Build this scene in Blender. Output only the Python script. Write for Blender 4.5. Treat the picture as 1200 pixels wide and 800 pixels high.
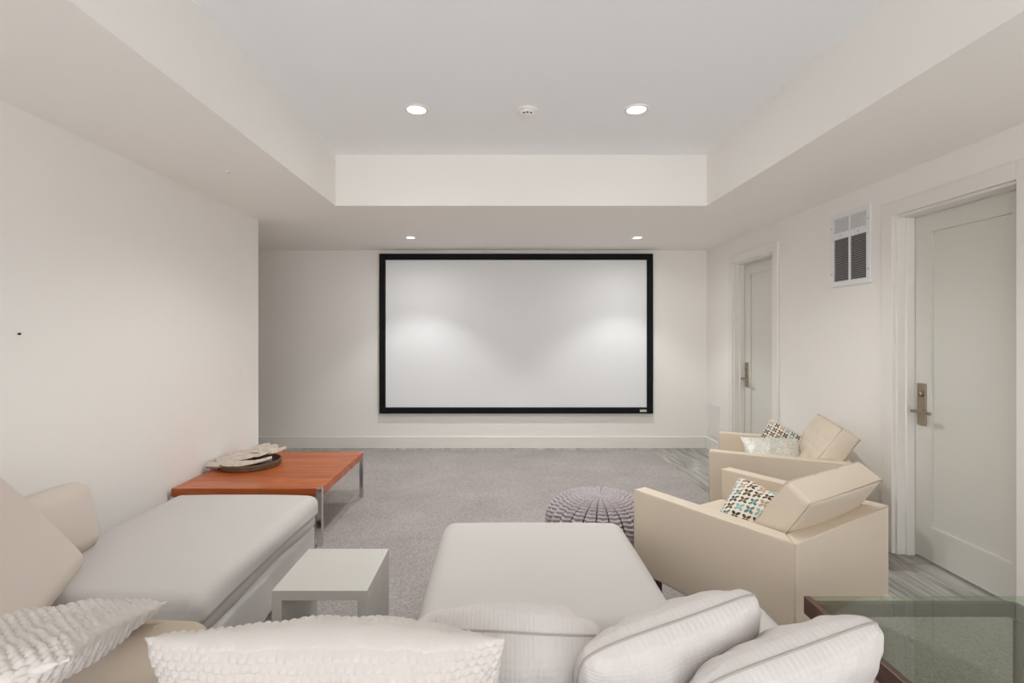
import bpy, bmesh, math, random
import numpy as np
from mathutils import Vector, Matrix, Euler

for o in list(bpy.data.objects):
    bpy.data.objects.remove(o)
SC = bpy.context.scene
COL = SC.collection
R = math.radians
random.seed(7)

# ------------------------------------------------------------------ camera, light, exposure
CAM_H = 1.35
F = 600.0                     # focal length in pixels of the 1200-wide frame
VX, VY = 586.0, 390.0         # where the room's long lines meet
cd = bpy.data.cameras.new('camera')
cd.sensor_width = 36.0
cd.lens = 36.0 * F / 1200.0
cd.shift_x = (600.0 - VX) / 1200.0
cd.shift_y = -(400.0 - VY) / 1200.0
cd.clip_start = 0.02
cam = bpy.data.objects.new('camera', cd)
COL.objects.link(cam)
cam.location = (0, 0, CAM_H)
cam.rotation_euler = (R(90), 0, 0)
SC.camera = cam

SC.view_settings.view_transform = 'Standard'
SC.view_settings.look = 'None'
SC.view_settings.gamma = 1.0
SC.view_settings.use_curve_mapping = False
SC.view_settings.exposure = 0.22
SC.cycles.diffuse_bounces = 8
SC.cycles.max_bounces = 14
SC.cycles.use_denoising = True

W = bpy.data.worlds.new('world')
SC.world = W
W.use_nodes = True
bg = W.node_tree.nodes['Background']
bg.inputs[0].default_value = (0.95, 0.97, 1.0, 1)
bg.inputs[1].default_value = 3.0

TRAY_POWER = 74.0             # each tray downlight, watts
WASH_POWER = 41.0             # each soffit downlight before the screen
LIGHT_COL = (0.985, 0.99, 0.985)
TRAY_ANGLE = 128
WIDE_SHARE = 0.66              # light each soffit fitting also spills widely, as a share of its beam

# ------------------------------------------------------------------ materials
def _mat(name):
    m = bpy.data.materials.new(name)
    m.use_nodes = True
    nt = m.node_tree
    return m, nt, nt.nodes['Principled BSDF']

def N(nt, t, **kw):
    n = nt.nodes.new(t)
    for k, v in kw.items():
        setattr(n, k, v)
    return n

def L(nt, a, b):
    nt.links.new(a, b)

def plain(name, col, rough=0.6, metal=0.0, spec=0.5, bump=0.0, bscale=60.0, var=0.0, vscale=3.0, dist=0.002):
    """a painted / cloth / metal surface with fine noise bump and a little tone variation"""
    m, nt, b = _mat(name)
    b.inputs['Roughness'].default_value = rough
    b.inputs['Metallic'].default_value = metal
    b.inputs['Specular IOR Level'].default_value = spec
    tc = N(nt, 'ShaderNodeTexCoord')
    nz = N(nt, 'ShaderNodeTexNoise')
    nz.inputs['Scale'].default_value = vscale
    nz.inputs['Detail'].default_value = 4
    L(nt, tc.outputs['Object'], nz.inputs['Vector'])
    mx = N(nt, 'ShaderNodeMix', data_type='RGBA')
    c = Vector(col)
    mx.inputs[6].default_value = (*(c * (1 - var)), 1)
    mx.inputs[7].default_value = (*[min(1, x) for x in c * (1 + var)], 1)
    L(nt, nz.outputs['Fac'], mx.inputs[0])
    L(nt, mx.outputs[2], b.inputs['Base Color'])
    if bump > 0:
        n2 = N(nt, 'ShaderNodeTexNoise')
        n2.inputs['Scale'].default_value = bscale
        n2.inputs['Detail'].default_value = 3
        L(nt, tc.outputs['Object'], n2.inputs['Vector'])
        bp = N(nt, 'ShaderNodeBump')
        bp.inputs['Strength'].default_value = bump
        bp.inputs['Distance'].default_value = dist
        L(nt, n2.outputs['Fac'], bp.inputs['Height'])
        L(nt, bp.outputs[0], b.inputs['Normal'])
    return m

def carpet_mat(name, c1, c2):
    m, nt, b = _mat(name)
    b.inputs['Roughness'].default_value = 1.0
    b.inputs['Specular IOR Level'].default_value = 0.1
    tc = N(nt, 'ShaderNodeTexCoord')
    nz = N(nt, 'ShaderNodeTexNoise'); nz.inputs['Scale'].default_value = 130; nz.inputs['Detail'].default_value = 3
    n3 = N(nt, 'ShaderNodeTexNoise'); n3.inputs['Scale'].default_value = 2.2; n3.inputs['Detail'].default_value = 3
    L(nt, tc.outputs['Object'], nz.inputs['Vector']); L(nt, tc.outputs['Object'], n3.inputs['Vector'])
    ad = N(nt, 'ShaderNodeMath', operation='MULTIPLY_ADD')
    L(nt, n3.outputs['Fac'], ad.inputs[0]); ad.inputs[1].default_value = 0.25
    L(nt, nz.outputs['Fac'], ad.inputs[2])
    cr = N(nt, 'ShaderNodeValToRGB')
    cr.color_ramp.elements[0].position = 0.42; cr.color_ramp.elements[0].color = (*c1, 1)
    cr.color_ramp.elements[1].position = 0.82; cr.color_ramp.elements[1].color = (*c2, 1)
    L(nt, ad.outputs[0], cr.inputs[0]); L(nt, cr.outputs[0], b.inputs['Base Color'])
    bp = N(nt, 'ShaderNodeBump'); bp.inputs['Strength'].default_value = 0.9; bp.inputs['Distance'].default_value = 0.006
    L(nt, nz.outputs['Fac'], bp.inputs['Height']); L(nt, bp.outputs[0], b.inputs['Normal'])
    return m

def plank_mat(name):
    m, nt, b = _mat(name)
    b.inputs['Roughness'].default_value = 0.42
    tc = N(nt, 'ShaderNodeTexCoord')
    mp = N(nt, 'ShaderNodeMapping')
    mp.inputs['Scale'].default_value = (9, 1.1, 1)
    mp.inputs['Rotation'].default_value = (0, 0, R(-14))
    L(nt, tc.outputs['Object'], mp.inputs['Vector'])
    n1 = N(nt, 'ShaderNodeTexNoise'); n1.inputs['Scale'].default_value = 1.3; n1.inputs['Detail'].default_value = 9
    n1.inputs['Roughness'].default_value = 0.68; n1.inputs['Distortion'].default_value = 1.3
    L(nt, mp.outputs[0], n1.inputs['Vector'])
    cr = N(nt, 'ShaderNodeValToRGB')
    e = cr.color_ramp.elements
    e[0].position = 0.33; e[0].color = (0.17, 0.165, 0.15, 1)
    e[1].position = 0.72; e[1].color = (0.66, 0.64, 0.60, 1)
    k = e.new(0.5); k.color = (0.37, 0.36, 0.335, 1)
    L(nt, n1.outputs['Fac'], cr.inputs[0])
    br = N(nt, 'ShaderNodeTexBrick'); br.inputs['Scale'].default_value = 1.0
    br.inputs['Brick Width'].default_value = 1.2; br.inputs['Row Height'].default_value = 0.3
    br.inputs['Mortar Size'].default_value = 0.003
    br.inputs['Color1'].default_value = (1, 1, 1, 1); br.inputs['Color2'].default_value = (0.86, 0.86, 0.86, 1)
    br.inputs['Mortar'].default_value = (0.45, 0.45, 0.43, 1)
    m2 = N(nt, 'ShaderNodeMapping'); m2.inputs['Rotation'].default_value = (0, 0, R(90))
    L(nt, tc.outputs['Object'], m2.inputs['Vector']); L(nt, m2.outputs[0], br.inputs['Vector'])
    mx = N(nt, 'ShaderNodeMix', data_type='RGBA', blend_type='MULTIPLY'); mx.inputs[0].default_value = 1
    L(nt, cr.outputs[0], mx.inputs[6]); L(nt, br.outputs['Color'], mx.inputs[7])
    L(nt, mx.outputs[2], b.inputs['Base Color'])
    return m

def rosewood_mat(name):
    m, nt, b = _mat(name)
    b.inputs['Roughness'].default_value = 0.28
    b.inputs['Specular IOR Level'].default_value = 0.3
    tc = N(nt, 'ShaderNodeTexCoord')
    mp = N(nt, 'ShaderNodeMapping'); mp.inputs['Scale'].default_value = (1.4, 16, 16)
    L(nt, tc.outputs['Object'], mp.inputs['Vector'])
    n1 = N(nt, 'ShaderNodeTexNoise'); n1.inputs['Scale'].default_value = 1.0; n1.inputs['Detail'].default_value = 8
    n1.inputs['Roughness'].default_value = 0.65; n1.inputs['Distortion'].default_value = 0.9
    L(nt, mp.outputs[0], n1.inputs['Vector'])
    cr = N(nt, 'ShaderNodeValToRGB')
    e = cr.color_ramp.elements
    e[0].position = 0.30; e[0].color = (0.26, 0.052, 0.014, 1)
    e[1].position = 0.72; e[1].color = (0.60, 0.185, 0.055, 1)
    k = e.new(0.5); k.color = (0.42, 0.105, 0.028, 1)
    L(nt, n1.outputs['Fac'], cr.inputs[0]); L(nt, cr.outputs[0], b.inputs['Base Color'])
    return m

def wood_mat(name, c1, c2, rough=0.4):
    m, nt, b = _mat(name)
    b.inputs['Roughness'].default_value = rough
    tc = N(nt, 'ShaderNodeTexCoord')
    mp = N(nt, 'ShaderNodeMapping'); mp.inputs['Scale'].default_value = (14, 2, 14)
    L(nt, tc.outputs['Object'], mp.inputs['Vector'])
    n1 = N(nt, 'ShaderNodeTexNoise'); n1.inputs['Scale'].default_value = 2; n1.inputs['Detail'].default_value = 6
    L(nt, mp.outputs[0], n1.inputs['Vector'])
    mx = N(nt, 'ShaderNodeMix', data_type='RGBA'); mx.inputs[6].default_value = (*c1, 1); mx.inputs[7].default_value = (*c2, 1)
    L(nt, n1.outputs['Fac'], mx.inputs[0]); L(nt, mx.outputs[2], b.inputs['Base Color'])
    return m

def uv_rib_mat(name, col, freq_u=90, freq_v=90, strength=0.6, dist=0.003, rough=0.95):
    """woven cloth: two crossed sets of fine ribs laid out on the cloth's own UVs (metres)"""
    m, nt, b = _mat(name)
    b.inputs['Roughness'].default_value = rough
    b.inputs['Specular IOR Level'].default_value = 0.2
    uv = N(nt, 'ShaderNodeUVMap')
    sx = N(nt, 'ShaderNodeSeparateXYZ'); L(nt, uv.outputs[0], sx.inputs[0])
    def s(sock, f):
        a = N(nt, 'ShaderNodeMath', operation='MULTIPLY'); L(nt, sock, a.inputs[0]); a.inputs[1].default_value = f * 2 * math.pi
        c = N(nt, 'ShaderNodeMath', operation='SINE'); L(nt, a.outputs[0], c.inputs[0]); return c.outputs[0]
    p = N(nt, 'ShaderNodeMath', operation='ADD'); L(nt, s(sx.outputs[0], freq_u), p.inputs[0]); L(nt, s(sx.outputs[1], freq_v), p.inputs[1])
    nz = N(nt, 'ShaderNodeTexNoise'); nz.inputs['Scale'].default_value = 14; nz.inputs['Detail'].default_value = 3
    L(nt, uv.outputs[0], nz.inputs['Vector'])
    mx = N(nt, 'ShaderNodeMix', data_type='RGBA')
    c = Vector(col)
    mx.inputs[6].default_value = (*(c * 0.93), 1); mx.inputs[7].default_value = (*[min(1, x) for x in c * 1.05], 1)
    L(nt, nz.outputs['Fac'], mx.inputs[0]); L(nt, mx.outputs[2], b.inputs['Base Color'])
    bp = N(nt, 'ShaderNodeBump'); bp.inputs['Strength'].default_value = strength; bp.inputs['Distance'].default_value = dist
    L(nt, p.outputs[0], bp.inputs['Height']); L(nt, bp.outputs[0], b.inputs['Normal'])
    return m

def flower_mat(name, cell=0.045):
    """cream cloth printed with rows of small four-petal flowers in mixed colours"""
    m, nt, b = _mat(name)
    b.inputs['Roughness'].default_value = 0.9
    b.inputs['Specular IOR Level'].default_value = 0.2
    uv = N(nt, 'ShaderNodeUVMap')
    sc = N(nt, 'ShaderNodeVectorMath', operation='SCALE'); sc.inputs['Scale'].default_value = 1.0 / cell
    L(nt, uv.outputs[0], sc.inputs[0])
    fl = N(nt, 'ShaderNodeVectorMath', operation='FLOOR'); L(nt, sc.outputs[0], fl.inputs[0])
    fr = N(nt, 'ShaderNodeVectorMath', operation='FRACTION'); L(nt, sc.outputs[0], fr.inputs[0])
    sub = N(nt, 'ShaderNodeVectorMath', operation='SUBTRACT'); L(nt, fr.outputs[0], sub.inputs[0]); sub.inputs[1].default_value = (0.5, 0.5, 0)
    ab = N(nt, 'ShaderNodeVectorMath', operation='ABSOLUTE'); L(nt, sub.outputs[0], ab.inputs[0])
    # one petal, mirrored four ways: an ellipse along the diagonal
    sx = N(nt, 'ShaderNodeSeparateXYZ'); L(nt, ab.outputs[0], sx.inputs[0])
    d1 = N(nt, 'ShaderNodeMath', operation='ADD'); L(nt, sx.outputs[0], d1.inputs[0]); L(nt, sx.outputs[1], d1.inputs[1])
    d2 = N(nt, 'ShaderNodeMath', operation='SUBTRACT'); L(nt, sx.outputs[0], d2.inputs[0]); L(nt, sx.outputs[1], d2.inputs[1])
    a1 = N(nt, 'ShaderNodeMath', operation='SUBTRACT'); L(nt, d1.outputs[0], a1.inputs[0]); a1.inputs[1].default_value = 0.42
    a2 = N(nt, 'ShaderNodeMath', operation='DIVIDE'); L(nt, a1.outputs[0], a2.inputs[0]); a2.inputs[1].default_value = 0.34
    b2 = N(nt, 'ShaderNodeMath', operation='DIVIDE'); L(nt, d2.outputs[0], b2.inputs[0]); b2.inputs[1].default_value = 0.21
    p1 = N(nt, 'ShaderNodeMath', operation='POWER'); L(nt, a2.outputs[0], p1.inputs[0]); p1.inputs[1].default_value = 2
    p2 = N(nt, 'ShaderNodeMath', operation='POWER'); L(nt, b2.outputs[0], p2.inputs[0]); p2.inputs[1].default_value = 2
    sm = N(nt, 'ShaderNodeMath', operation='ADD'); L(nt, p1.outputs[0], sm.inputs[0]); L(nt, p2.outputs[0], sm.inputs[1])
    lt = N(nt, 'ShaderNodeMath', operation='LESS_THAN'); L(nt, sm.outputs[0], lt.inputs[0]); lt.inputs[1].default_value = 1.0
    wn = N(nt, 'ShaderNodeTexWhiteNoise', noise_dimensions='2D'); L(nt, fl.outputs[0], wn.inputs['Vector'])
    cr = N(nt, 'ShaderNodeValToRGB'); cr.color_ramp.interpolation = 'CONSTANT'
    pal = [(0.0, (0.055, 0.040, 0.030)), (0.24, (0.12, 0.075, 0.03)), (0.40, (0.10, 0.21, 0.21)),
           (0.54, (0.25, 0.42, 0.44)), (0.66, (0.17, 0.155, 0.07)), (0.80, (0.42, 0.31, 0.23)), (0.92, (0.07, 0.075, 0.07))]
    e = cr.color_ramp.elements
    e[0].position = 0; e[0].color = (*pal[0][1], 1)
    e[1].position = pal[1][0]; e[1].color = (*pal[1][1], 1)
    for ps, c in pal[2:]:
        k = e.new(ps); k.color = (*c, 1)
    L(nt, wn.outputs['Value'], cr.inputs[0])
    mx = N(nt, 'ShaderNodeMix', data_type='RGBA'); mx.inputs[6].default_value = (0.72, 0.66, 0.56, 1)
    L(nt, lt.outputs[0], mx.inputs[0]); L(nt, cr.outputs[0], mx.inputs[7]); L(nt, mx.outputs[2], b.inputs['Base Color'])
    return m

def sequin_mat(name):
    m, nt, b = _mat(name)
    uv = N(nt, 'ShaderNodeUVMap')
    vo = N(nt, 'ShaderNodeTexVoronoi'); vo.inputs['Scale'].default_value = 130
    L(nt, uv.outputs[0], vo.inputs['Vector'])
    nz = N(nt, 'ShaderNodeTexNoise'); nz.inputs['Scale'].default_value = 9
    L(nt, uv.outputs[0], nz.inputs['Vector'])
    mx = N(nt, 'ShaderNodeMix', data_type='RGBA'); mx.inputs[6].default_value = (0.52, 0.49, 0.40, 1); mx.inputs[7].default_value = (0.80, 0.80, 0.76, 1)
    L(nt, vo.outputs['Color'], mx.inputs[0]); L(nt, mx.outputs[2], b.inputs['Base Color'])
    b.inputs['Metallic'].default_value = 0.25
    b.inputs['Roughness'].default_value = 0.38
    bp = N(nt, 'ShaderNodeBump'); bp.inputs['Strength'].default_value = 0.7; bp.inputs['Distance'].default_value = 0.003
    L(nt, vo.outputs['Distance'], bp.inputs['Height']); L(nt, bp.outputs[0], b.inputs['Normal'])
    return m

def emit_mat(name, col, s):
    m, nt, b = _mat(name)
    b.inputs['Base Color'].default_value = (0.9, 0.9, 0.9, 1)
    b.inputs['Emission Color'].default_value = (*col, 1)
    b.inputs['Emission Strength'].default_value = s
    return m

def glass_mat(name):
    m, nt, b = _mat(name)
    nt.nodes.remove(b)
    out = nt.nodes['Material Output']
    tr = N(nt, 'ShaderNodeBsdfTransparent'); tr.inputs[0].default_value = (0.79, 0.83, 0.77, 1)
    gl = N(nt, 'ShaderNodeBsdfGlossy'); gl.inputs['Roughness'].default_value = 0.02; gl.inputs[0].default_value = (0.95, 1.0, 0.96, 1)
    fz = N(nt, 'ShaderNodeFresnel'); fz.inputs['IOR'].default_value = 1.52
    mx = N(nt, 'ShaderNodeMixShader')
    L(nt, fz.outputs[0], mx.inputs[0]); L(nt, tr.outputs[0], mx.inputs[1]); L(nt, gl.outputs[0], mx.inputs[2])
    ge = N(nt, 'ShaderNodeNewGeometry')
    io = N(nt, 'ShaderNodeMix', data_type='FLOAT'); io.inputs[2].default_value = 1.52; io.inputs[3].default_value = 1 / 1.52
    L(nt, ge.outputs['Backfacing'], io.inputs[0]); L(nt, io.outputs[0], fz.inputs['IOR'])
    L(nt, mx.outputs[0], out.inputs['Surface'])
    return m

M = {
    'wall': plain('cream wall paint', (0.865, 0.84, 0.80), 0.75, spec=0.3, bump=0.05, bscale=160),
    'soffit': plain('cream soffit paint', (0.91, 0.887, 0.848), 0.75, spec=0.3, bump=0.05, bscale=160),
    'ceiling': plain('cool white ceiling paint', (0.92, 0.94, 0.955), 0.85, spec=0.2),
    'trim': plain('satin trim paint', (0.80, 0.775, 0.73), 0.42, spec=0.4),
    'door': plain('satin door paint', (0.68, 0.67, 0.61), 0.40, spec=0.4),
    'floor': plank_mat('grey wood look tile'),
    'carpet': carpet_mat('grey carpet', (0.26, 0.236, 0.227), (0.47, 0.432, 0.418)),
    'black': plain('black velvet frame', (0.006, 0.006, 0.007), 0.7, spec=0.2),
    'screen': plain('matte screen white', (0.80, 0.81, 0.82), 0.9, spec=0.1),
    'silver': plain('silver badge', (0.75, 0.75, 0.75), 0.35, metal=0.6),
    'chrome': plain('polished chrome', (0.72, 0.72, 0.73), 0.08, metal=1.0),
    'nickel': plain('satin nickel', (0.40, 0.34, 0.27), 0.32, metal=1.0),
    'rosewood': rosewood_mat('rosewood veneer'),
    'brown': wood_mat('dark brown wood', (0.05, 0.022, 0.016), (0.12, 0.06, 0.045), 0.35),
    'glass': glass_mat('tinted glass'),
    'slip': plain('white slipcover cotton', (0.55, 0.525, 0.505), 0.95, spec=0.15, bump=0.35, bscale=420, var=0.02, dist=0.001),
    'slipbase': plain('white skirt cotton', (0.58, 0.555, 0.54), 0.95, spec=0.15, bump=0.4, bscale=420, var=0.02, dist=0.001),
    'linen': plain('beige linen', (0.60, 0.53, 0.47), 0.95, spec=0.15, bump=0.4, bscale=380, var=0.03, dist=0.001),
    'tan': plain('tan cotton', (0.52, 0.43, 0.34), 0.95, spec=0.15, bump=0.5, bscale=240, var=0.05, dist=0.002),
    'leather': plain('cream leather', (0.67, 0.575, 0.46), 0.45, spec=0.4, bump=0.12, bscale=220, var=0.03),
    'leather_dark': plain('cream leather piping', (0.52, 0.43, 0.33), 0.5),
    'knit': plain('cream knit yarn', (0.62, 0.575, 0.535), 0.95, spec=0.15, bump=0.5, bscale=500, var=0.03, dist=0.002),
    'weave': uv_rib_mat('cream ribbed cotton', (0.62, 0.58, 0.555), 75, 150, 0.35, 0.0010),
    'weave_fine': uv_rib_mat('cream diagonal cotton', (0.62, 0.58, 0.555), 100, 100, 0.35, 0.0010),
    'flower': flower_mat('flower print cotton'),
    'flower_small': flower_mat('small flower print cotton', 0.036),
    'sequin': sequin_mat('silver sequin cloth'),
    'yarn': plain('lilac grey yarn', (0.42, 0.375, 0.385), 0.95, spec=0.15, bump=0.6, bscale=260, var=0.12, vscale=60, dist=0.003),
    'stitch': plain('seam stitching', (0.40, 0.36, 0.33), 0.95, spec=0.1),
    'groove_shade': plain('charcoal lining', (0.035, 0.032, 0.036), 0.95, spec=0.1),
    'laminate': plain('white laminate', (0.56, 0.545, 0.505), 0.35, spec=0.4),
    'plastic': plain('white plastic', (0.88, 0.86, 0.82), 0.45),
    'vent': plain('white vent enamel', (0.80, 0.80, 0.81), 0.4),
    'vent_dark': plain('dark vent cavity', (0.05, 0.05, 0.05), 0.8),
    'vent_mesh': plain('grey vent fins', (0.42, 0.42, 0.42), 0.45, metal=0.4),
    'dark': plain('matte black', (0.015, 0.013, 0.012), 0.7),
    'wicker': plain('brown wicker', (0.14, 0.085, 0.05), 0.8, bump=0.9, bscale=90, var=0.4, vscale=70, dist=0.006),
    'drift': plain('bleached driftwood', (0.58, 0.51, 0.44), 0.95, spec=0.1, bump=1.0, bscale=70, var=0.30, vscale=45, dist=0.006),
    'lens': emit_mat('lit lamp lens', (1.0, 0.97, 0.92), 9.0),
}

# ------------------------------------------------------------------ object helpers
def tag(o, label=None, cat=None, group=None, kind=None):
    if label: o['label'] = label
    if cat: o['category'] = cat
    if group: o['group'] = group
    if kind: o['kind'] = kind
    return o

def empty(name, loc, rz=0.0):
    o = bpy.data.objects.new(name, None)
    o.empty_display_size = 0.1
    COL.objects.link(o)
    o.location = loc
    o.rotation_euler = (0, 0, rz)
    return o

def link(name, me, mat, parent=None, smooth=True):
    o = bpy.data.objects.new(name, me)
    COL.objects.link(o)
    if mat: me.materials.append(mat)
    if smooth:
        for p in me.polygons: p.use_smooth = True
    if parent: o.parent = parent
    return o

class MB:
    """collects shapes into one bmesh"""
    def __init__(self): self.bm = bmesh.new()
    def box(self, x0, x1, y0, y1, z0, z1, bevel=0.0, seg=2):
        b2 = bmesh.new()
        bmesh.ops.create_cube(b2, size=1)
        for v in b2.verts:
            v.co = Vector(((x0 + x1) / 2 + v.co.x * (x1 - x0), (y0 + y1) / 2 + v.co.y * (y1 - y0), (z0 + z1) / 2 + v.co.z * (z1 - z0)))
        if bevel > 0:
            bmesh.ops.bevel(b2, geom=list(b2.edges), offset=bevel, segments=seg, affect='EDGES', profile=0.5)
        self.merge(b2); return self
    def merge(self, b2, mtx=None):
        me = bpy.data.meshes.new('tmp'); b2.to_mesh(me); b2.free()
        if mtx: me.transform(mtx)
        self.bm.from_mesh(me); bpy.data.meshes.remove(me)
    def lathe(self, prof, n=48, center=(0, 0, 0)):
        """prof: (radius, z) list; closed at the axis when radius is 0"""
        vs = []
        for r, z in prof:
            if r < 1e-6:
                vs.append([self.bm.verts.new((center[0], center[1], center[2] + z))])
            else:
                vs.append([self.bm.verts.new((center[0] + r * math.cos(2 * math.pi * i / n), center[1] + r * math.sin(2 * math.pi * i / n), center[2] + z)) for i in range(n)])
        for a, b in zip(vs, vs[1:]):
            for i in range(n):
                j = (i + 1) % n
                if len(a) == 1 and len(b) == 1: continue
                if len(a) == 1: self.bm.faces.new((a[0], b[i], b[j]))
                elif len(b) == 1: self.bm.faces.new((a[i], b[0], a[j]))
                else: self.bm.faces.new((a[i], b[i], b[j], a[j]))
        return self
    def tube(self, pts, r, n=8, closed=False):
        pts = [Vector(p) for p in pts]
        m = len(pts); rings = []
        up0 = Vector((0.123, 0.31, 1)).normalized()
        for i, p in enumerate(pts):
            if closed: d = pts[(i + 1) % m] - pts[i - 1]
            else: d = pts[min(i + 1, m - 1)] - pts[max(i - 1, 0)]
            d.normalize()
            a = d.cross(up0)
            if a.length < 1e-3: a = d.cross(Vector((1, 0, 0)))
            a.normalize(); b = d.cross(a)
            rings.append([self.bm.verts.new(p + a * r * math.cos(2 * math.pi * k / n) + b * r * math.sin(2 * math.pi * k / n)) for k in range(n)])
        rng = range(m) if closed else range(m - 1)
        for i in rng:
            A, B = rings[i], rings[(i + 1) % m]
            for k in range(n):
                self.bm.faces.new((A[k], A[(k + 1) % n], B[(k + 1) % n], B[k]))
        if not closed:
            self.bm.faces.new(rings[0][::-1]); self.bm.faces.new(rings[-1])
        return self
    def build(self, name, mat, parent=None, smooth=False, mtx=None):
        bmesh.ops.recalc_face_normals(self.bm, faces=list(self.bm.faces))
        me = bpy.data.meshes.new(name)
        self.bm.to_mesh(me); self.bm.free()
        if mtx: me.transform(mtx)
        return link(name, me, mat, parent, smooth)

def box_obj(name, mat, parent, *a, bevel=0.0, smooth=False):
    return MB().box(*a, bevel=bevel).build(name, mat, parent, smooth)

def _axis(h, r, k, m):
    a = [-h + r * (1 - math.cos(math.pi / 2 * i / k)) if i else -h for i in range(k)]
    a = [-h + r * i / k for i in range(k)]
    b = list(np.linspace(-h + r, h - r, m + 1))
    return a + b + [-x for x in a[::-1]]

def soft_box(sx, sy, sz, r, puff=(0, 0, 0), k=5, m=(14, 14, 6), fn=None):
    """a stuffed box centred at the origin: round edges, faces puffed out; fn(p) may move a point further"""
    h = (sx / 2, sy / 2, sz / 2)
    ax = [_axis(h[i], r, k, m[i]) for i in range(3)]
    bm = bmesh.new()
    def pt(p):
        q = [max(-(h[i] - r), min(h[i] - r, p[i])) for i in range(3)]
        d = Vector(p) - Vector(q)
        if d.length > 1e-9: v = Vector(q) + d.normalized() * r
        else: v = Vector(p)
        u = [max(-1, min(1, v[i] / h[i])) for i in range(3)]
        o = v.copy()
        for i in range(3):
            a, b = (i + 1) % 3, (i + 2) % 3
            o[i] += puff[i] * u[i] * max(0, 1 - u[a] ** 2) ** 0.8 * max(0, 1 - u[b] ** 2) ** 0.8
        if fn: o = fn(o, u)
        return o
    for i in range(3):
        a, b = (i + 1) % 3, (i + 2) % 3
        for s in (-1, 1):
            g = []
            for x in ax[a]:
                row = []
                for y in ax[b]:
                    p = [0, 0, 0]; p[i] = s * h[i]; p[a] = x; p[b] = y
                    row.append(bm.verts.new(pt(p)))
                g.append(row)
            for x in range(len(g) - 1):
                for y in range(len(g[0]) - 1):
                    bm.faces.new((g[x][y], g[x + 1][y], g[x + 1][y + 1], g[x][y + 1]))
    bmesh.ops.remove_doubles(bm, verts=list(bm.verts), dist=1e-5)
    mb = MB(); mb.bm.free(); mb.bm = bm
    return mb

def pillow_mesh(w, h, t, n=60, bow=0.05, chop=0.0, wr=0.0, knit=None, seed=0, fat=0.55, fatpow=2.0, sag=0.0, cr=0.0):
    """knife-edged stuffed pillow standing in its own XZ plane, thickness along Y; returns mesh and its rim"""
    rs = np.random.RandomState(seed)
    ph = rs.rand(8) * 6.28
    t1 = np.sin(np.linspace(-math.pi / 2, math.pi / 2, n + 1)) * 0.5 + np.linspace(-1, 1, n + 1) * 0.5
    U, V = np.meshgrid(t1, t1, indexing='ij')
    X = w / 2 * U * (1 - bow * (1 - V ** 2))
    Z = h / 2 * V * (1 - bow * (1 - U ** 2))
    Z = Z - chop * np.exp(-(U / 0.35) ** 2) * ((V + 1) / 2) ** 2.2 - sag * U ** 2 * 0
    ck = 1 - cr * (np.abs(U) * np.abs(V)) ** 5
    X = X * ck; Z = Z * ck
    prof = ((1 - np.abs(U) ** fatpow) * (1 - np.abs(V) ** fatpow)).clip(0) ** fat
    th = t / 2 * prof
    edge = (1 - np.maximum(np.abs(U), np.abs(V))).clip(0, 0.3) / 0.3
    wrk = wr * (np.sin(7 * U + 3 * V + ph[0]) * np.sin(4 * V - 2 * U + ph[1]) + 0.6 * np.sin(13 * U * V + ph[2] + 5 * U) + 0.5 * np.sin(11 * V + 4 * U + ph[3])) * edge
    # rim gathers
    gather = wr * 0.5 * np.sin(26 * U + ph[4]) * np.sin(23 * V + ph[5]) * (1 - edge) * (prof > 0)
    verts, uvs = [], []
    k = n + 1
    mid = wr * 1.2 * np.sin(3.1 * U + ph[6]) * np.cos(2.3 * V + ph[7])
    kd = 0
    if knit:
        cu, cv, amp = knit
        a = X / cu; b = Z / cv
        row = np.floor(b)
        kd = amp * (np.abs(np.sin(math.pi * (a + 0.5 * (row % 2)))) ** 0.8 * np.abs(np.sin(math.pi * b)) ** 0.8 - 0.45)
        kd = kd * np.minimum(1, edge * 5 + 0.15)
    for s in (1, -1):
        Y = s * (th + wrk * (1 if s > 0 else 0.7) + gather + kd * (prof > 0)) + mid
        bd = (np.abs(U) > 0.9999) | (np.abs(V) > 0.9999)
        Y = np.where(bd, mid, Y)
        for i in range(k):
            for j in range(k):
                verts.append((X[i, j], Y[i, j], Z[i, j])); uvs.append((X[i, j] + (0 if s > 0 else 0.013), Z[i, j]))
    faces = []
    for s in (0, 1):
        o = s * k * k
        for i in range(n):
            for j in range(n):
                q = (o + i * k + j, o + (i + 1) * k + j, o + (i + 1) * k + j + 1, o + i * k + j + 1)
                faces.append(q[::-1] if s == 0 else q)
    me = bpy.data.meshes.new('pillow')
    me.from_pydata(verts, [], faces)
    ul = me.uv_layers.new(name='UVMap')
    for l in me.loops:
        ul.data[l.index].uv = uvs[l.vertex_index]
    rim = [verts[i * k] for i in range(k)] + [verts[n * k + j] for j in range(1, k)] + [verts[i * k + n] for i in range(n - 1, -1, -1)] + [verts[j] for j in range(n - 1, 0, -1)]
    bm = bmesh.new(); bm.from_mesh(me)
    bmesh.ops.remove_doubles(bm, verts=[v for v in bm.verts if v.is_boundary], dist=1e-6)
    bm.to_mesh(me); bm.free()
    return me, rim

def pillow(name, label, loc, rot, w, h, t, mat, seam=None, seam_r=0.004, cat='pillow', group=None, **kw):
    me, rim = pillow_mesh(w, h, t, **kw)
    root = empty(name, loc)
    root.rotation_euler = Euler([R(a) for a in rot], 'XYZ')
    tag(root, label, cat, group)
    link('cover', me, mat, root)
    if seam:
        MB().tube(rim, seam_r, 6, closed=True).build('seam', seam, root, True)
    return root

def at(px, py, Y):
    s = F / Y
    return Vector(((px - VX) / s, Y, CAM_H - (py - VY) / s))

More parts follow.
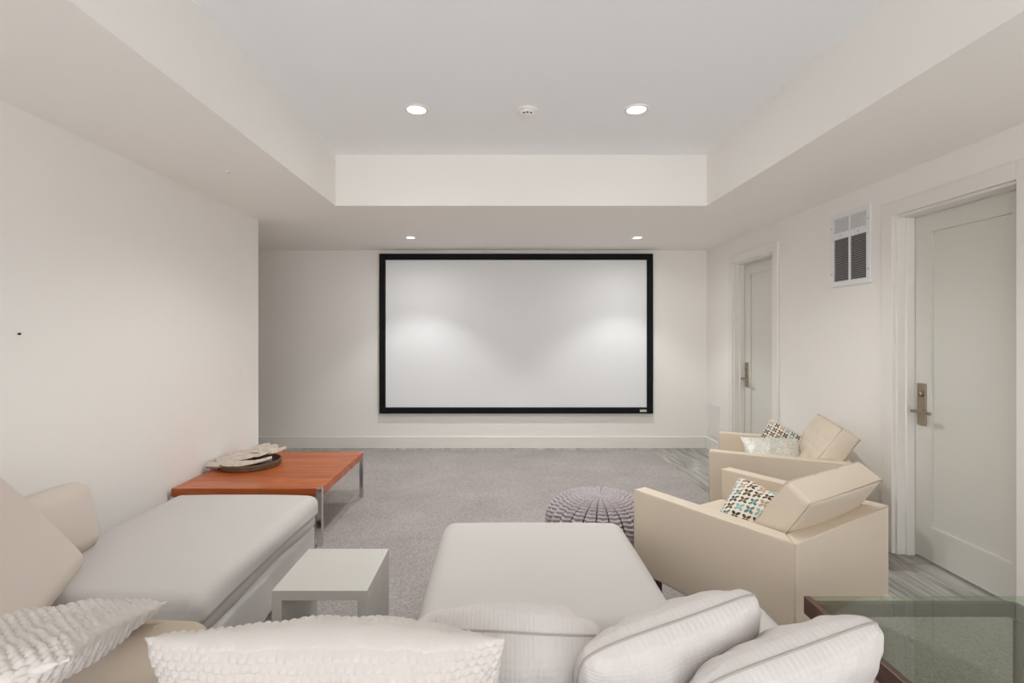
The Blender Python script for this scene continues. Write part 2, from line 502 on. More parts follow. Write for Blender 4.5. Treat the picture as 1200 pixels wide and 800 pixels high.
# ------------------------------------------------------------------ the room
XR, XL, YB, YR = 2.42, -2.08, 6.0, -1.7
ZS, ZT = 2.32, 2.71          # soffit underside, tray ceiling
YE = 4.41                    # where the left wall stops
XA = -4.3                    # far side of the alcove
TX0, TX1, TY0, TY1 = -1.256, 1.576, -0.9, 3.906
WT = 0.16

def struct(name, mb, mat, parent=None, smooth=False):
    return tag(mb.build(name, mat, parent, smooth), kind='structure')

struct('floor', MB().box(XA - .1, XR + 0.5, YR - .1, YB + .1, -0.1, 0.0), M['floor'])
cp = bmesh.new()
ol = [(-2.04, -1.6), (2.38, -1.6), (2.38, 2.48), (1.74, 2.48), (1.74, 5.86), (-3.6, 5.86), (-3.6, 4.46), (-2.04, 4.46)]
fb = cp.faces.new([cp.verts.new((x, y, 0.0005)) for x, y in ol])
ex = bmesh.ops.extrude_face_region(cp, geom=[fb])
for v in ex['geom']:
    if isinstance(v, bmesh.types.BMVert): v.co.z = 0.012
cpm = MB(); cpm.bm.free(); cpm.bm = cp
carpet = cpm.build('carpet', M['carpet'])
tag(carpet, 'grey cut pile carpet covering most of the floor', 'carpet')

struct('wall_back', MB().box(XA - .1, XR + WT, YB, YB + .12, 0, ZT + .1), M['wall'])
struct('wall_left', MB().box(XL - .14, XL, YR, YE, 0, ZT + .1, bevel=0.004), M['wall'])
struct('wall_alcove_near', MB().box(XA, XL - .14, YE - .12, YE, 0, ZS), M['wall'])
struct('wall_alcove_left', MB().box(XA - .1, XA, YE - .12, YB, 0, ZS), M['wall'])
# wide unseen opening, added in the rear wall to admit fill light
rw = MB()
rw.box(XL - .14, -1.75, YR - .12, YR, 0, ZT + .1); rw.box(2.15, XR + WT, YR - .12, YR, 0, ZT + .1)
rw.box(-1.75, 2.15, YR - .12, YR, 2.22, ZT + .1)
struct('wall_rear', rw, M['wall'])

# right wall with two door openings
DOORS = [(2.38, 3.135), (4.52, 5.30)]   # along Y
DTOP = 2.065
wr = MB()
ys = [YR, DOORS[0][0], DOORS[0][1], DOORS[1][0], DOORS[1][1], YB]
for a, b in ((ys[0], ys[1]), (ys[2], ys[3]), (ys[4], ys[5])):
    wr.box(XR, XR + WT, a, b, 0, ZT + .1)
for a, b in DOORS:
    wr.box(XR, XR + WT, a, b, DTOP, ZT + .1)
bmesh.ops.remove_doubles(wr.bm, verts=list(wr.bm.verts), dist=1e-5)
struct('wall_right', wr, M['wall'])

# ceiling: lowered soffit all round, raised tray in the middle
sf = MB()
sf.box(XA, TX0, YE - .12, YB, ZS, ZT)              # over the alcove and back-left
sf.box(XL, TX0, YR, YE - .12, ZS, ZT)
sf.box(TX1, XR, YR, YB, ZS, ZT)
sf.box(TX0, TX1, TY1, YB, ZS, ZT)
sf.box(TX0, TX1, YR, TY0, ZS, ZT)
struct('ceiling_soffit', sf, M['soffit'])
struct('ceiling', MB().box(XA, XR, YR, YB, ZT, ZT + .1), M['ceiling'])

# baseboards
def board(name, x0, x1, y0, y1):
    mb = MB().box(x0, x1, y0, y1, 0, 0.135, bevel=0.003)
    return struct(name, mb, M['trim'])
board('baseboard_back', XA, XR, YB - .015, YB)
board('baseboard_left', XL, XL + .015, YR, YE)
board('baseboard_alcove', XA, XL - .14, YE, YE + .015)
rb = MB()
for a, b in ((YR, DOORS[0][0] - .09), (DOORS[0][1] + .085, DOORS[1][0] - .09), (DOORS[1][1] + .09, YB - .016)):
    rb.box(XR - .015, XR, a, b, 0, 0.135, bevel=0.003)
struct('baseboard_right', rb, M['trim'])

def door(name, y0, y1, label):
    root = tag(empty(name, (XR, (y0 + y1) / 2, 0)), kind='structure')
    hw = (y1 - y0) / 2
    cw = 0.085
    c = MB()
    for s in (-1, 1):
        a, b = sorted((s * hw, s * (hw + cw)))
        c.box(-.022, 0, a, b, 0, DTOP + cw, bevel=0.003)
    c.box(-.022, 0, -hw, hw, DTOP, DTOP + cw, bevel=0.003)
    c.build('casing', M['trim'], root)
    j = MB()
    for s in (-1, 1):
        a, b = sorted((s * hw, s * (hw - .014)))
        j.box(.001, WT, a, b, 0, DTOP, bevel=0.002)
        a, b = sorted((s * (hw - .014), s * (hw - .026)))
        j.box(.05, .10, a, b, 0, DTOP - .014, bevel=0.002)     # door stop
    j.box(.001, WT, -hw + .014, hw - .014, DTOP - .014, DTOP, bevel=0.002)
    j.build('jamb', M['trim'], root)
    lw = hw - .016
    x0, x1 = .102, .142
    st, rt, rbm = .125, .105, .20
    z0, z1 = .014, DTOP - .018
    d = MB()
    d.box(x0, x1, -lw, -lw + st, z0, z1); d.box(x0, x1, lw - st, lw, z0, z1)
    d.box(x0, x1, -lw + st, lw - st, z1 - rt, z1); d.box(x0, x1, -lw + st, lw - st, z0, z0 + rbm)
    d.box(x0 + .014, x1 - .008, -lw + st, lw - st, z0 + rbm, z1 - rt)
    leaf = d.build('door_leaf', M['door'], root)
    MB().box(x1 + .005, WT, -hw + .014, hw - .014, 0, 0.014).build('gap_shade', M['dark'], root)  # dark strip whose colour stands in for shade in the gap under the leaf
    # lever set on the latch side (far side of the opening)
    hy, hz = lw - .062, .885
    p = MB().box(x0 - .010, x0, hy - .031, hy + .031, hz - .085, hz + .165, bevel=0.003).build('handle_plate', M['nickel'], root)
    lk = MB(); lk.lathe([(0, .0), (.017, .0), (.017, .006), (.012, .012), (0, .012)], 24)
    lk.build('lock_cylinder', M['nickel'], p, True, Matrix.Translation((x0 - .010, hy, hz + .10)) @ Matrix.Rotation(R(-90), 4, 'Y'))
    lv = MB()
    lv.tube([(x0 - .01, hy, hz), (x0 - .055, hy, hz)], .010, 14)
    lv.box(x0 - .064, x0 - .050, hy - .125, hy + .012, hz - .009, hz + .009, bevel=0.003)
    lv.build('door_lever', M['nickel'], p, False)
    return root
door('door_1', *DOORS[0], '')
door('door_2', *DOORS[1], '')

# ------------------------------------------------------------------ ceiling fittings
def downlight(name, label, x, y, z, r, power, angle, blend, group, rad=0.045, wide=0):
    root = tag(empty(name, (x, y, z)), label, 'light', group)
    MB().lathe([(r * 1.32, -.0005), (r * 1.32, -.004), (r * 1.05, -.007), (r * 1.0, -.003), (r * 1.0, -.0005)], 40).build('trim_ring', M['plastic'], root, True)
    MB().lathe([(0, -.002), (r, -.002), (r, -.0008), (0, -.0008)], 40).build('lens', M['lens'], root, True)
    ld = bpy.data.lights.new('lamp', 'SPOT')
    ld.energy = power; ld.spot_size = R(angle); ld.spot_blend = blend; ld.shadow_soft_size = rad
    ld.color = LIGHT_COL
    lo = bpy.data.objects.new('lamp', ld); COL.objects.link(lo); lo.parent = root
    lo.location = (0, 0, -.012)
    if wide:
        l2 = ld.copy(); l2.energy = power * wide; l2.spot_size = R(178); l2.spot_blend = 1.0
        lo = bpy.data.objects.new('lamp', l2); COL.objects.link(lo); lo.parent = root
        lo.location = (0, 0, -.012)
    return root
downlight('ceiling_light', 'round lit downlight in the raised ceiling, left of the smoke detector', -.509, 3.115, ZT, .055, TRAY_POWER, TRAY_ANGLE, .6, 'downlights in the raised ceiling', wide=.07)
downlight('ceiling_light', 'round lit downlight in the raised ceiling, right of the smoke detector', .83, 3.115, ZT, .055, TRAY_POWER, TRAY_ANGLE, .6, 'downlights in the raised ceiling', wide=.07)
downlight('ceiling_light', 'small lit downlight in the low soffit above the left of the screen', -.909, 5.2, ZS, .042, WASH_POWER, 98, .45, 'downlights in the soffit before the screen', wide=WIDE_SHARE)
downlight('ceiling_light', 'small lit downlight in the low soffit above the right of the screen', 1.394, 5.2, ZS, .042, WASH_POWER, 98, .45, 'downlights in the soffit before the screen', wide=WIDE_SHARE)

sd = tag(empty('smoke_detector', (.165, 3.115, ZT)), 'round white smoke detector on the raised ceiling between two downlights', 'smoke detector')
MB().lathe([(.062, -.0005), (.062, -.012), (.056, -.016), (0, -.016)], 40).build('base_plate', M['plastic'], sd, True)
MB().lathe([(.050, -.017), (.046, -.030), (.034, -.040), (.018, -.043), (0, -.043)], 40).build('dome', M['plastic'], sd, True)
sl = MB()
for a in (-120, -90, -60):
    ca, sa = math.cos(R(a)), math.sin(R(a))
    b2 = bmesh.new(); bmesh.ops.create_cube(b2, size=1)
    for v in b2.verts: v.co = Vector((v.co.x * .004, v.co.y * .013, v.co.z * .008))
    sl.merge(b2, Matrix.Translation((.042 * ca, .042 * sa, -.034)) @ Matrix.Rotation(R(a), 4, 'Z'))
sl.build('slots', M['dark'], sd)

sp = tag(empty('sprinkler_cover', (-1.63, 3.08, ZS)), 'tiny round white cover plate in the left soffit', 'sprinkler cover')
MB().lathe([(.026, -.0005), (.026, -.003), (.022, -.006), (0, -.007)], 28).build('cover_plate', M['plastic'], sp, True)
MB().lathe([(0, -.0072), (.007, -.0074), (.006, -.009), (0, -.009)], 20).build('pin', M['chrome'], sp, True)

# ------------------------------------------------------------------ projection screen
sx0, sx1, sz0, sz1 = -1.405, 1.78, .412, 2.272
scr = tag(empty('projection_screen', ((sx0 + sx1) / 2, YB - .005, sz0)), 'large white projection screen in a black frame on the far wall', 'screen')
hw, hh, fw = (sx1 - sx0) / 2, sz1 - sz0, .072
fr = MB()
fr.box(-hw, hw, -.045, -.003, 0, fw, bevel=.004); fr.box(-hw, hw, -.045, -.003, hh - fw, hh, bevel=.004)
fr.box(-hw, -hw + fw, -.045, -.003, fw, hh - fw, bevel=.004); fr.box(hw - fw, hw, -.045, -.003, fw, hh - fw, bevel=.004)
fr.build('frame', M['black'], scr)
MB().box(-hw + fw - .002, hw - fw + .002, -.030, -.024, fw - .002, hh - fw + .002).build('screen_surface', M['screen'], scr)
MB().box(hw - .155, hw - .078, -.048, -.0452, .020, .048, bevel=.001).build('badge', M['silver'], scr)

# ------------------------------------------------------------------ wall fittings
# vent grille high on the right wall
vg = tag(empty('wall_vent', (XR, 3.53, 1.68)), 'white framed vent grille high on the right wall beside the near door', 'vent')
vw, vh = .20, .515
def vbox(mb, y0, y1, z0, z1, x0=-.014, x1=-.001): mb.box(x0, x1, y0, y1, z0, z1, bevel=.0015)
v = MB()
bd = .036
vbox(v, -vw, -vw + bd, 0, vh); vbox(v, vw - bd, vw, 0, vh)
vbox(v, -vw + bd, vw - bd, 0, bd); vbox(v, -vw + bd, vw - bd, vh - bd, vh)
vbox(v, -vw + bd, vw - bd, .335, .378)
vbox(v, -.007, .007, bd, .335); vbox(v, -.007, .007, .378, vh - bd)
v.build('frame', M['vent'], vg)
MB().box(-.003, -.001, -vw + bd, vw - bd, bd, .335).build('cavity', M['vent_dark'], vg)
lv = MB()
def slat(mb, y0, y1, z, dz, dy=0.0):
    b2 = bmesh.new(); bmesh.ops.create_cube(b2, size=1)
    for q in b2.verts: q.co = Vector((q.co.x * .007, q.co.y * (y1 - y0), q.co.z * dz))
    mb.merge(b2, Matrix.Translation((-.007, (y0 + y1) / 2, z)) @ Matrix.Rotation(R(-30), 4, 'Y'))
for y0, y1 in ((-vw + bd, -.007), (.007, vw - bd)):
    for i in range(24):
        slat(lv, y0, y1, bd + .006 + i * .0124, .0032)
lv.build('louvre', M['vent_mesh'], vg)
up = MB()
for y0, y1 in ((-vw + bd, -.007), (.007, vw - bd)):
    for i in range(9):
        slat(up, y0, y1, .384 + i * .0112, .0065)
up.build('upper_louvre', M['vent'], vg)
MB().box(-.003, -.001, -vw + bd, vw - bd, .378, vh - bd).build('upper_cavity', M['vent_mesh'], vg)
sc_ = [(-vw + .017, .09), (-vw + .017, .42), (vw - .017, .09), (vw - .017, .42), (-.09, .356), (.09, .356)]
for y, z in sc_:
    MB().lathe([(0, .0), (.005, .0), (.005, .002), (0, .003)], 12).build('screw', M['vent_mesh'], vg, True, Matrix.Translation((-.014, y, z)) @ Matrix.Rotation(R(-90), 4, 'Y'))

ap = tag(empty('access_panel', (XR, 5.80, .175)), 'small white access panel low on the right wall beside the far door', 'panel')
a = MB()
for y0, y1, z0, z1 in ((-.15, -.125, 0, .365), (.125, .15, 0, .365), (-.125, .125, 0, .025), (-.125, .125, .34, .365)):
    a.box(-.010, -.001, y0, y1, z0, z1, bevel=.0015)
a.build('frame', M['vent'], ap)
MB().box(-.006, -.001, -.122, .122, .028, .337, bevel=.001).build('cover', M['trim'], ap)

sw = tag(empty('light_switch', (XL, 4.17, .985)), 'white rocker light switch near the end of the left wall', 'switch')
MB().box(.0005, .006, -.036, .036, 0, .115, bevel=.002).build('plate', M['plastic'], sw)
MB().box(.006, .010, -.017, .017, .025, .09, bevel=.0015).build('rocker', M['plastic'], sw)

nl = MB().lathe([(0, 0), (.004, 0), (.0055, .008), (0, .010)], 12).build('nail', M['dark'], None, True, Matrix.Rotation(R(90), 4, 'Y'))
nl.location = (XL + .0005, 2.21, 1.346)
tag(nl, 'tiny black nail head in the bare left wall', 'nail')

# ------------------------------------------------------------------ rosewood coffee table
TXa, TXb, TYa, TYb, TZ = -2.055, -1.118, 3.20, 4.19, .378
ct = tag(empty('coffee_table', ((TXa + TXb) / 2, (TYa + TYb) / 2, 0.012)), 'square rosewood coffee table with chrome corner legs against the left wall', 'table')
hx, hy = (TXb - TXa) / 2, (TYb - TYa) / 2
TZ -= .012
MB().box(-hx, hx, -hy, hy, TZ - .052, TZ, bevel=.002).build('tabletop', M['rosewood'], ct)
for sx in (-1, 1):
    for sy in (-1, 1):
        lg = MB()
        zt = TZ + .0015 if sx > 0 else TZ - .0525
        x0, x1 = sorted((sx * (hx + .004), sx * (hx - .030)))
        y0, y1 = sorted((sy * (hy + .004), sy * (hy - .012)))
        lg.box(x0, x1, y0, y1, 0, zt, bevel=.0015)
        x0, x1 = sorted((sx * (hx + .004), sx * (hx - .008)))
        y0, y1 = sorted((sy * (hy - .012), sy * (hy - .030)))
        lg.box(x0, x1, y0, y1, 0, zt, bevel=.0015)
        lg.build('leg', M['chrome'], ct)

tr = tag(empty('woven_tray', (-1.835, 3.76, .3785)), 'round brown woven tray on the coffee table holding driftwood', 'tray')
def ring_profile(r, h):
    return [(0, 0), (r, 0), (r + .006, .006), (r + .004, .014), (r + .009, .022), (r + .007, .030), (r + .011, h - .006), (r + .006, h), (r - .004, h - .004), (r - .008, .010), (0, .010)]
MB().lathe(ring_profile(.205, .044), 72).build('tray_body', M['wicker'], tr, True)

def driftwood(label, loc, rot, length, width, thick, seed, taper=0.5):
    rs = random.Random(seed)
    nL, nW = 40, 8
    bm = bmesh.new()
    rows = {1: [], -1: []}
    wl = [0]; wrr = [0]
    lo = hi = 0
    for i in range(nL + 1):
        u = i / nL
        env = (math.sin(math.pi * min(1, max(0, .06 + .9 * u))) ** .6) * (1 - taper * u)
        if i % 8 == 0: lo0, hi0 = lo or .8, hi or .8; lo1 = rs.uniform(.5, 1.15); hi1 = rs.uniform(.5, 1.15)
        f_ = (i % 8) / 8
        lo = lo0 + (lo1 - lo0) * min(1, 2.2 * f_); hi = hi0 + (hi1 - hi0) * min(1, 2.2 * f_)
        l = width / 2 * env * (lo + rs.uniform(-.04, .04)); h = width / 2 * env * (hi + rs.uniform(-.04, .04))
        bend = .02 * math.sin(3 * u + seed)
        for s in (1, -1):
            row = []
            for j in range(nW + 1):
                t = j / nW
                y = -l + (l + h) * t
                ed = 4 * t * (1 - t)
                z = s * thick / 2 * (ed ** .5) + bend + rs.uniform(-.05, .05) * thick + .018 * math.sin(5 * u + 6 * t + seed) * ed
                row.append(bm.verts.new((u * length - length / 2, y, z)))
            rows[s].append(row)
    for s in (1, -1):
        g = rows[s]
        for i in range(nL):
            for j in range(nW):
                q = (g[i][j], g[i + 1][j], g[i + 1][j + 1], g[i][j + 1])
                bm.faces.new(q if s > 0 else q[::-1])
    T, B = rows[1], rows[-1]
    for i in range(nL):
        bm.faces.new((T[i][0], B[i][0], B[i + 1][0], T[i + 1][0])); bm.faces.new((T[i + 1][nW], B[i + 1][nW], B[i][nW], T[i][nW]))
    for j in range(nW):
        bm.faces.new((T[0][j + 1], B[0][j + 1], B[0][j], T[0][j])); bm.faces.new((T[nL][j], B[nL][j], B[nL][j + 1], T[nL][j + 1]))
    mb = MB(); mb.bm.free(); mb.bm = bm
    o = mb.build('driftwood_piece', M['drift'], None, True)
    o.location = loc; o.rotation_euler = [R(x) for x in rot]
    return tag(o, label, 'driftwood', 'driftwood on the woven tray')
driftwood('long pale driftwood slab jutting over the near left rim of the tray', (-1.86, 3.66, .434), (0, -3, 24), .42, .19, .016, 3, .3)
driftwood('broad grey driftwood slab lying across the middle of the tray', (-1.87, 3.79, .452), (4, -2, 28), .42, .30, .018, 11, .2)
driftwood('ragged driftwood slab at the wall side of the tray', (-1.90, 3.90, .448), (6, 0, 50), .30, .15, .016, 5, .3)
driftwood('upturned pale driftwood end raised at the far right of the tray', (-1.735, 3.84, .475), (10, -9, 24), .24, .12, .015, 21, .1)

# ------------------------------------------------------------------ sectional sofa
SEAT = .44
so = tag(empty('sectional_sofa', (-1.43, 1.7, 0.012)), 'white slipcovered corner sofa, long seat along the left wall and one before the camera', 'sofa')
ox, oy = -1.43, 1.7
def lp(mb, *a): return mb
def soft_part(name, mat, parent, x0, x1, y0, y1, z0, z1, r, puff=(0, 0, 0), m=(16, 16, 6), fn=None, off=(ox, oy, .012)):
    mb = soft_box(x1 - x0, y1 - y0, z1 - z0, r, puff, 5, m, fn)
    mtx = Matrix.Translation(((x0 + x1) / 2 - off[0], (y0 + y1) / 2 - off[1], (z0 + z1) / 2 - off[2]))
    return mb.build(name, mat, parent, True, mtx)
def skirt_wave(o, u):
    o.x += .004 * math.sin(o.y * 17) + .003 * math.sin(o.y * 41); return o
def seat_sag(o, u):
    k = max(0, u[0]) ** 4
    o.z += (.008 * math.sin(o.y * 4.0 + 1) + .005 * math.sin(o.y * 9.3)) * k
    o.x += (.010 * math.sin(o.y * 3.1) + .006 * math.sin(o.y * 8 + u[2] * 2)) * k
    if u[2] < 0: o.x += -.02 * k
    return o
soft_part('base', M['slipbase'], so, -1.84, -1.045, .66, 2.90, .06, .275, .03, m=(10, 40, 6), fn=skirt_wave)
soft_part('seat_cushion', M['slip'], so, -1.835, -1.025, 1.76, 2.915, .255, SEAT, .055, (.004, .006, .022), m=(22, 40, 6), fn=seat_sag)
soft_part('base', M['slipbase'], so, -1.04, -.215, .66, 1.44, .06, .275, .03, m=(30, 10, 6))
soft_part('base', M['slipbase'], so, -.205, .592, .66, 1.55, .06, .275, .03, m=(30, 10, 6))
soft_part('base', M['slipbase'], so, .60, .885, .66, 1.74, .06, .275, .03, m=(12, 20, 6))
soft_part('seat_cushion', M['slip'], so, -1.835, -.215, .86, 1.46, .255, SEAT, .05, (.004, .004, .015), m=(30, 18, 6))
soft_part('seat_cushion', M['slip'], so, -.205, .595, .86, 1.565, .255, SEAT, .05, (.004, .004, .012), m=(24, 18, 6))
soft_part('seat_cushion', M['slip'], so, .602, .893, .86, 1.755, .255, SEAT, .05, (.002, .004, .010), m=(14, 18, 6))
soft_part('backrest', M['slip'], so, -2.05, -1.90, .66, 2.05, .06, .58, .05, m=(8, 24, 10))
soft_part('backrest', M['slip'], so, -1.84, .885, .60, .80, .28, .62, .06, m=(30, 8, 8))
for x, y in ((-1.12, 2.82), (-1.76, 2.82), (-1.12, 1.8), (.81, 1.65), (.81, .74), (-1.76, .74)):
    MB().lathe([(0, 0), (.028, 0), (.032, .055), (0, .055)], 20).build('foot', M['brown'], so, True, Matrix.Translation((x - ox, y - oy, 0)))

# loose back cushions on the left run
def block_cushion(name, label, loc, rot, sx, sy, sz, r, puff, mat, cat='cushion', group=None):
    root = tag(empty(name, loc), label, cat, group)
    root.rotation_euler = Euler([R(a) for a in rot], 'XYZ')
    soft_box(sx, sy, sz, r, puff, 5, (14, 6, 14)).build('cover', mat, root, True)
    # welt on the front face
    h, w, y = sz / 2 - r * .35, sx / 2 - r * .35, sy / 2 - r * .3
    pts = []
    for a in range(40):
        t = a / 40 * 2 * math.pi
        c, s = math.cos(t), math.sin(t)
        k = (abs(c) ** 8 + abs(s) ** 8) ** (-1 / 8)
        pts.append((w * c * k, y, h * s * k))
    MB().tube(pts, .003, 6, True).build('seam', mat, root, True)
    return root
block_cushion('back_cushion', 'beige square back cushion standing against the left wall on the long seat', (-1.79, 2.02, .575), (12, 0, -88), .36, .15, .28, .05, (0, .03, .01), M['linen'], group='beige back cushions')
block_cushion('back_cushion', 'large beige back cushion slumped in the sofa corner at the left edge', (-1.655, 1.64, .635), (37, 0, -66.5), .62, .12, .50, .045, (0, .035, .01), M['linen'], group='beige back cushions')

# ------------------------------------------------------------------ ottoman
ot = tag(empty('ottoman', (.16, 2.04, .012)), 'large white slipcovered ottoman in the middle of the room', 'ottoman')
def taper(o, u):
    return o
o2 = (.16, 2.04, .012)
soft_part('top_cushion', M['slip'], ot, -.275, .592, 1.58, 2.50, .25, SEAT, .065, (.006, .006, .020), m=(24, 22, 6), off=o2)
soft_part('base', M['slipbase'], ot, -.262, .580, 1.595, 2.485, .06, .27, .05, m=(20, 20, 6), off=o2)
for sx in (-1, 1):
    for sy in (-1, 1):
        MB().lathe([(0, 0), (.026, 0), (.030, .055), (0, .055)], 20).build('foot', M['brown'], ot, True, Matrix.Translation((sx * .35, sy * .37, 0)))

# ------------------------------------------------------------------ white side table
lt = tag(empty('side_table', (-.652, 2.028, .012)), 'small white open ended side table between the long seat and the ottoman', 'table')
hx, hy, hz, th = .1725, .18, .408, .036
MB().box(-hx, hx, -hy, hy, hz - th, hz, bevel=.0015).build('tabletop', M['laminate'], lt)
for s in (-1, 1):
    a, b = sorted((s * hx, s * (hx - th)))
    MB().box(a, b, -hy, hy, 0, hz - th, bevel=.0015).build('side_panel', M['laminate'], lt)

# ------------------------------------------------------------------ knitted pouf
pf = tag(empty('pouf', (.615, 3.16, .012)), 'round grey lilac knitted pouf beside the cream armchair', 'pouf')
nth, nph, ribs = 24 * 24, 150, 24
th_ = np.linspace(0, 2 * math.pi, nth, endpoint=False)
vv = np.linspace(0.012, 1, nph)
H, RR = .345, .325
verts = []
arc = 0; prev = None
for q in vv:
    ang = q * math.pi * .80                      # from the top pole downwards
    e = 0.78
    r = RR * (abs(math.sin(ang)) ** e)
    z = H / 2 + (H / 2) * math.copysign(abs(math.cos(ang)) ** e, math.cos(ang))
    if prev: arc += math.hypot(r - prev[0], z - prev[1])
    prev = (r, z)
    a = (th_ * ribs / (2 * math.pi)) % 1.0
    grow = min(1, r / RR)
    wid = 2 * math.pi * r / ribs
    groove = np.sqrt(np.clip(1 - (2 * a - 1) ** 2, 0, 1))
    stitch = .5 + .5 * np.cos(2 * math.pi * (arc / .026 + 1.0 * np.abs(a - .5)))
    d = min(.55 * wid, .034) * (groove - .80) + min(.3 * wid, .015) * (stitch - .55) * groove
    n = Vector((math.sin(ang), math.cos(ang)))
    dip = -.006 * math.exp(-(q / .08) ** 2)
    for k in range(nth):
        rr = r + n.x * d[k]
        verts.append((rr * math.cos(th_[k]), rr * math.sin(th_[k]), max(0, z + n.y * d[k] + dip)))
faces = []
for i in range(nph - 1):
    for k in range(nth):
        k2 = (k + 1) % nth
        faces.append((i * nth + k, (i + 1) * nth + k, (i + 1) * nth + k2, i * nth + k2))
faces.append(tuple(range(nth)))
faces.append(tuple((nph - 1) * nth + k for k in range(nth))[::-1])
me = bpy.data.meshes.new('pouf_cover'); me.from_pydata(verts, [], faces)
link('knitted_cover', me, M['yarn'], pf)
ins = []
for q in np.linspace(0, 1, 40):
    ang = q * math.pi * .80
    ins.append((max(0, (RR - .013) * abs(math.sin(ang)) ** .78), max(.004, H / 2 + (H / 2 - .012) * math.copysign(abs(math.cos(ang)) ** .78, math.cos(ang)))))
MB().lathe(ins, 64).build('shade_core', M['groove_shade'], pf, True)['label'] = 'dark core added as shade between the stitches'  # added near-black body, its colour stands in for shade in the knit grooves
MB().lathe([(0, .006), (.018, .004), (.022, -.004), (.012, -.012), (0, -.012)], 20).build('centre_knot', M['yarn'], pf, True, Matrix.Translation((0, 0, H - .018)))

# ------------------------------------------------------------------ armchairs
AS, AT, AZ0, AZ1 = .77, .075, .19, .58
def armchair(label, loc, rz, cush_rz=0):
    root = tag(empty('armchair', loc, R(rz)), label, 'armchair', 'cream leather armchairs')
    h = AS / 2
    def panel(name, outline):
        bm = bmesh.new()
        f = bm.faces.new([bm.verts.new((x, y, AZ0)) for x, y in outline])
        ex = bmesh.ops.extrude_face_region(bm, geom=[f])
        for v in ex['geom']:
            if isinstance(v, bmesh.types.BMVert): v.co.z = AZ1
        bmesh.ops.recalc_face_normals(bm, faces=list(bm.faces))
        es = [e for e in bm.edges if not (abs(e.verts[0].co.x) == abs(e.verts[1].co.x) and abs(abs(e.verts[0].co.x) - h) > .001 and e.verts[0].co.y < 0 and e.verts[1].co.y < 0 and e.verts[0].co.z != e.verts[1].co.z)]
        bmesh.ops.bevel(bm, geom=es, offset=.009, segments=3, affect='EDGES', profile=.5)
        mb = MB(); mb.bm.free(); mb.bm = bm
        return mb.build(name, M['leather'], root)
    for s in (-1, 1):
        arm = panel('arm', [(s * h, -h), (s * h, h), (s * (h - AT), h), (s * (h - AT), -h + AT)])
        pp = MB()
        for x in (s * (h - .003), s * (h - AT + .003)):
            y0 = -h + .004 if abs(x) > h - .02 else -h + AT
            pp.tube([(x, y0, AZ1 - .003), (x, h - .003, AZ1 - .003), (x, h - .003, AZ0 + .01)], .0032, 6)
        pp.build('piping', M['leather'], arm, True)
    bk = panel('backrest', [(-h, -h), (h, -h), (h - AT, -h + AT), (-h + AT, -h + AT)])
    MB().tube([(-h + .004, -h + .003, AZ1 - .003), (h - .004, -h + .003, AZ1 - .003)], .0032, 6).build('piping', M['leather'], bk, True)
    MB().box(-h + AT, h - AT, -h + AT, h - .03, AZ0, .27, bevel=.008).build('seat_base', M['leather'], root)
    w = AS - 2 * AT - .012
    soft_box(w, AS - AT - .02, .15, .03, (0, .006, .015), 4, (14, 14, 4)).build('seat_cushion', M['leather'], root, True, Matrix.Translation((0, AT / 2 + .008, .347)))
    bw, bt, bh = w - .01, .115, .385
    def tuft(o, u):
        if u[1] > .5:
            dsum = 0
            for ix in (-.6, 0, .6):
                for iz in (-.4, .4):
                    dsum += math.exp(-((u[0] - ix) ** 2 * 90 + (u[2] - iz) ** 2 * 50))
            for ix in (-.3, .3): dsum += .35 * math.exp(-((u[0] - ix) ** 2 * 500))
            dsum += .35 * math.exp(-(u[2] ** 2 * 400))
            o.y -= .014 * min(1, dsum)
        return o
    mtx = Matrix.Translation((0, -.243, .582)) @ Matrix.Rotation(R(cush_rz), 4, 'Z') @ Matrix.Rotation(R(34), 4, 'X')
    bc = soft_box(bw, bt, bh, .018, (.006, .018, .008), 3, (44, 6, 36), tuft).build('back_cushion', M['leather'], root, True, mtx)
    pp = MB()
    for s in (-1, 1):
        y = s * (bt / 2 - .004); a, b = bw / 2 - .004, bh / 2 - .004
        pp.tube([(-a, y, -b), (a, y, -b), (a, y, b), (-a, y, b)], .0035, 6, True)
    pp.build('piping', M['leather_dark'], bc, True, mtx)
    for sx in (-1, 1):
        for sy in (-1, 1):
            x, y = sx * (h - .075), sy * (h - .075)
            MB().box(x - .02, x + .02, y - .02, y + .02, 0, AZ0, bevel=.003).build('leg', M['brown'], root)
    return root
armchair('cream leather armchair nearest the camera, back turned, beside the ottoman', (1.18, 2.37, .012), 32.4)
armchair('cream leather armchair pushed against the right wall, behind the nearer one', (1.862, 3.452, .012), 62.1, 8)

# throw pillows on the armchairs
pillow('throw_pillow', 'cream pillow printed with teal and brown flowers on the nearer armchair', (1.137, 2.215, .556), (-52, 3, -50), .35, .34, .12, M['flower'], seam=M['leather_dark'], seam_r=.003, chop=.035, wr=.006, seed=3, n=50, cat='pillow')
pillow('throw_pillow', 'shiny silver sequin pillow lying in the armchair by the right wall', (1.81, 3.40, .53), (-38, 0, -10), .36, .28, .13, M['sequin'], wr=.005, seed=5, n=50, cat='pillow')
pillow('throw_pillow', 'small dark and teal flower print pillow behind the sequin pillow', (1.945, 3.56, .59), (-18, 28, -30), .25, .23, .10, M['flower_small'], seam=M['leather_dark'], seam_r=.003, wr=.006, seed=9, n=50, cat='pillow')

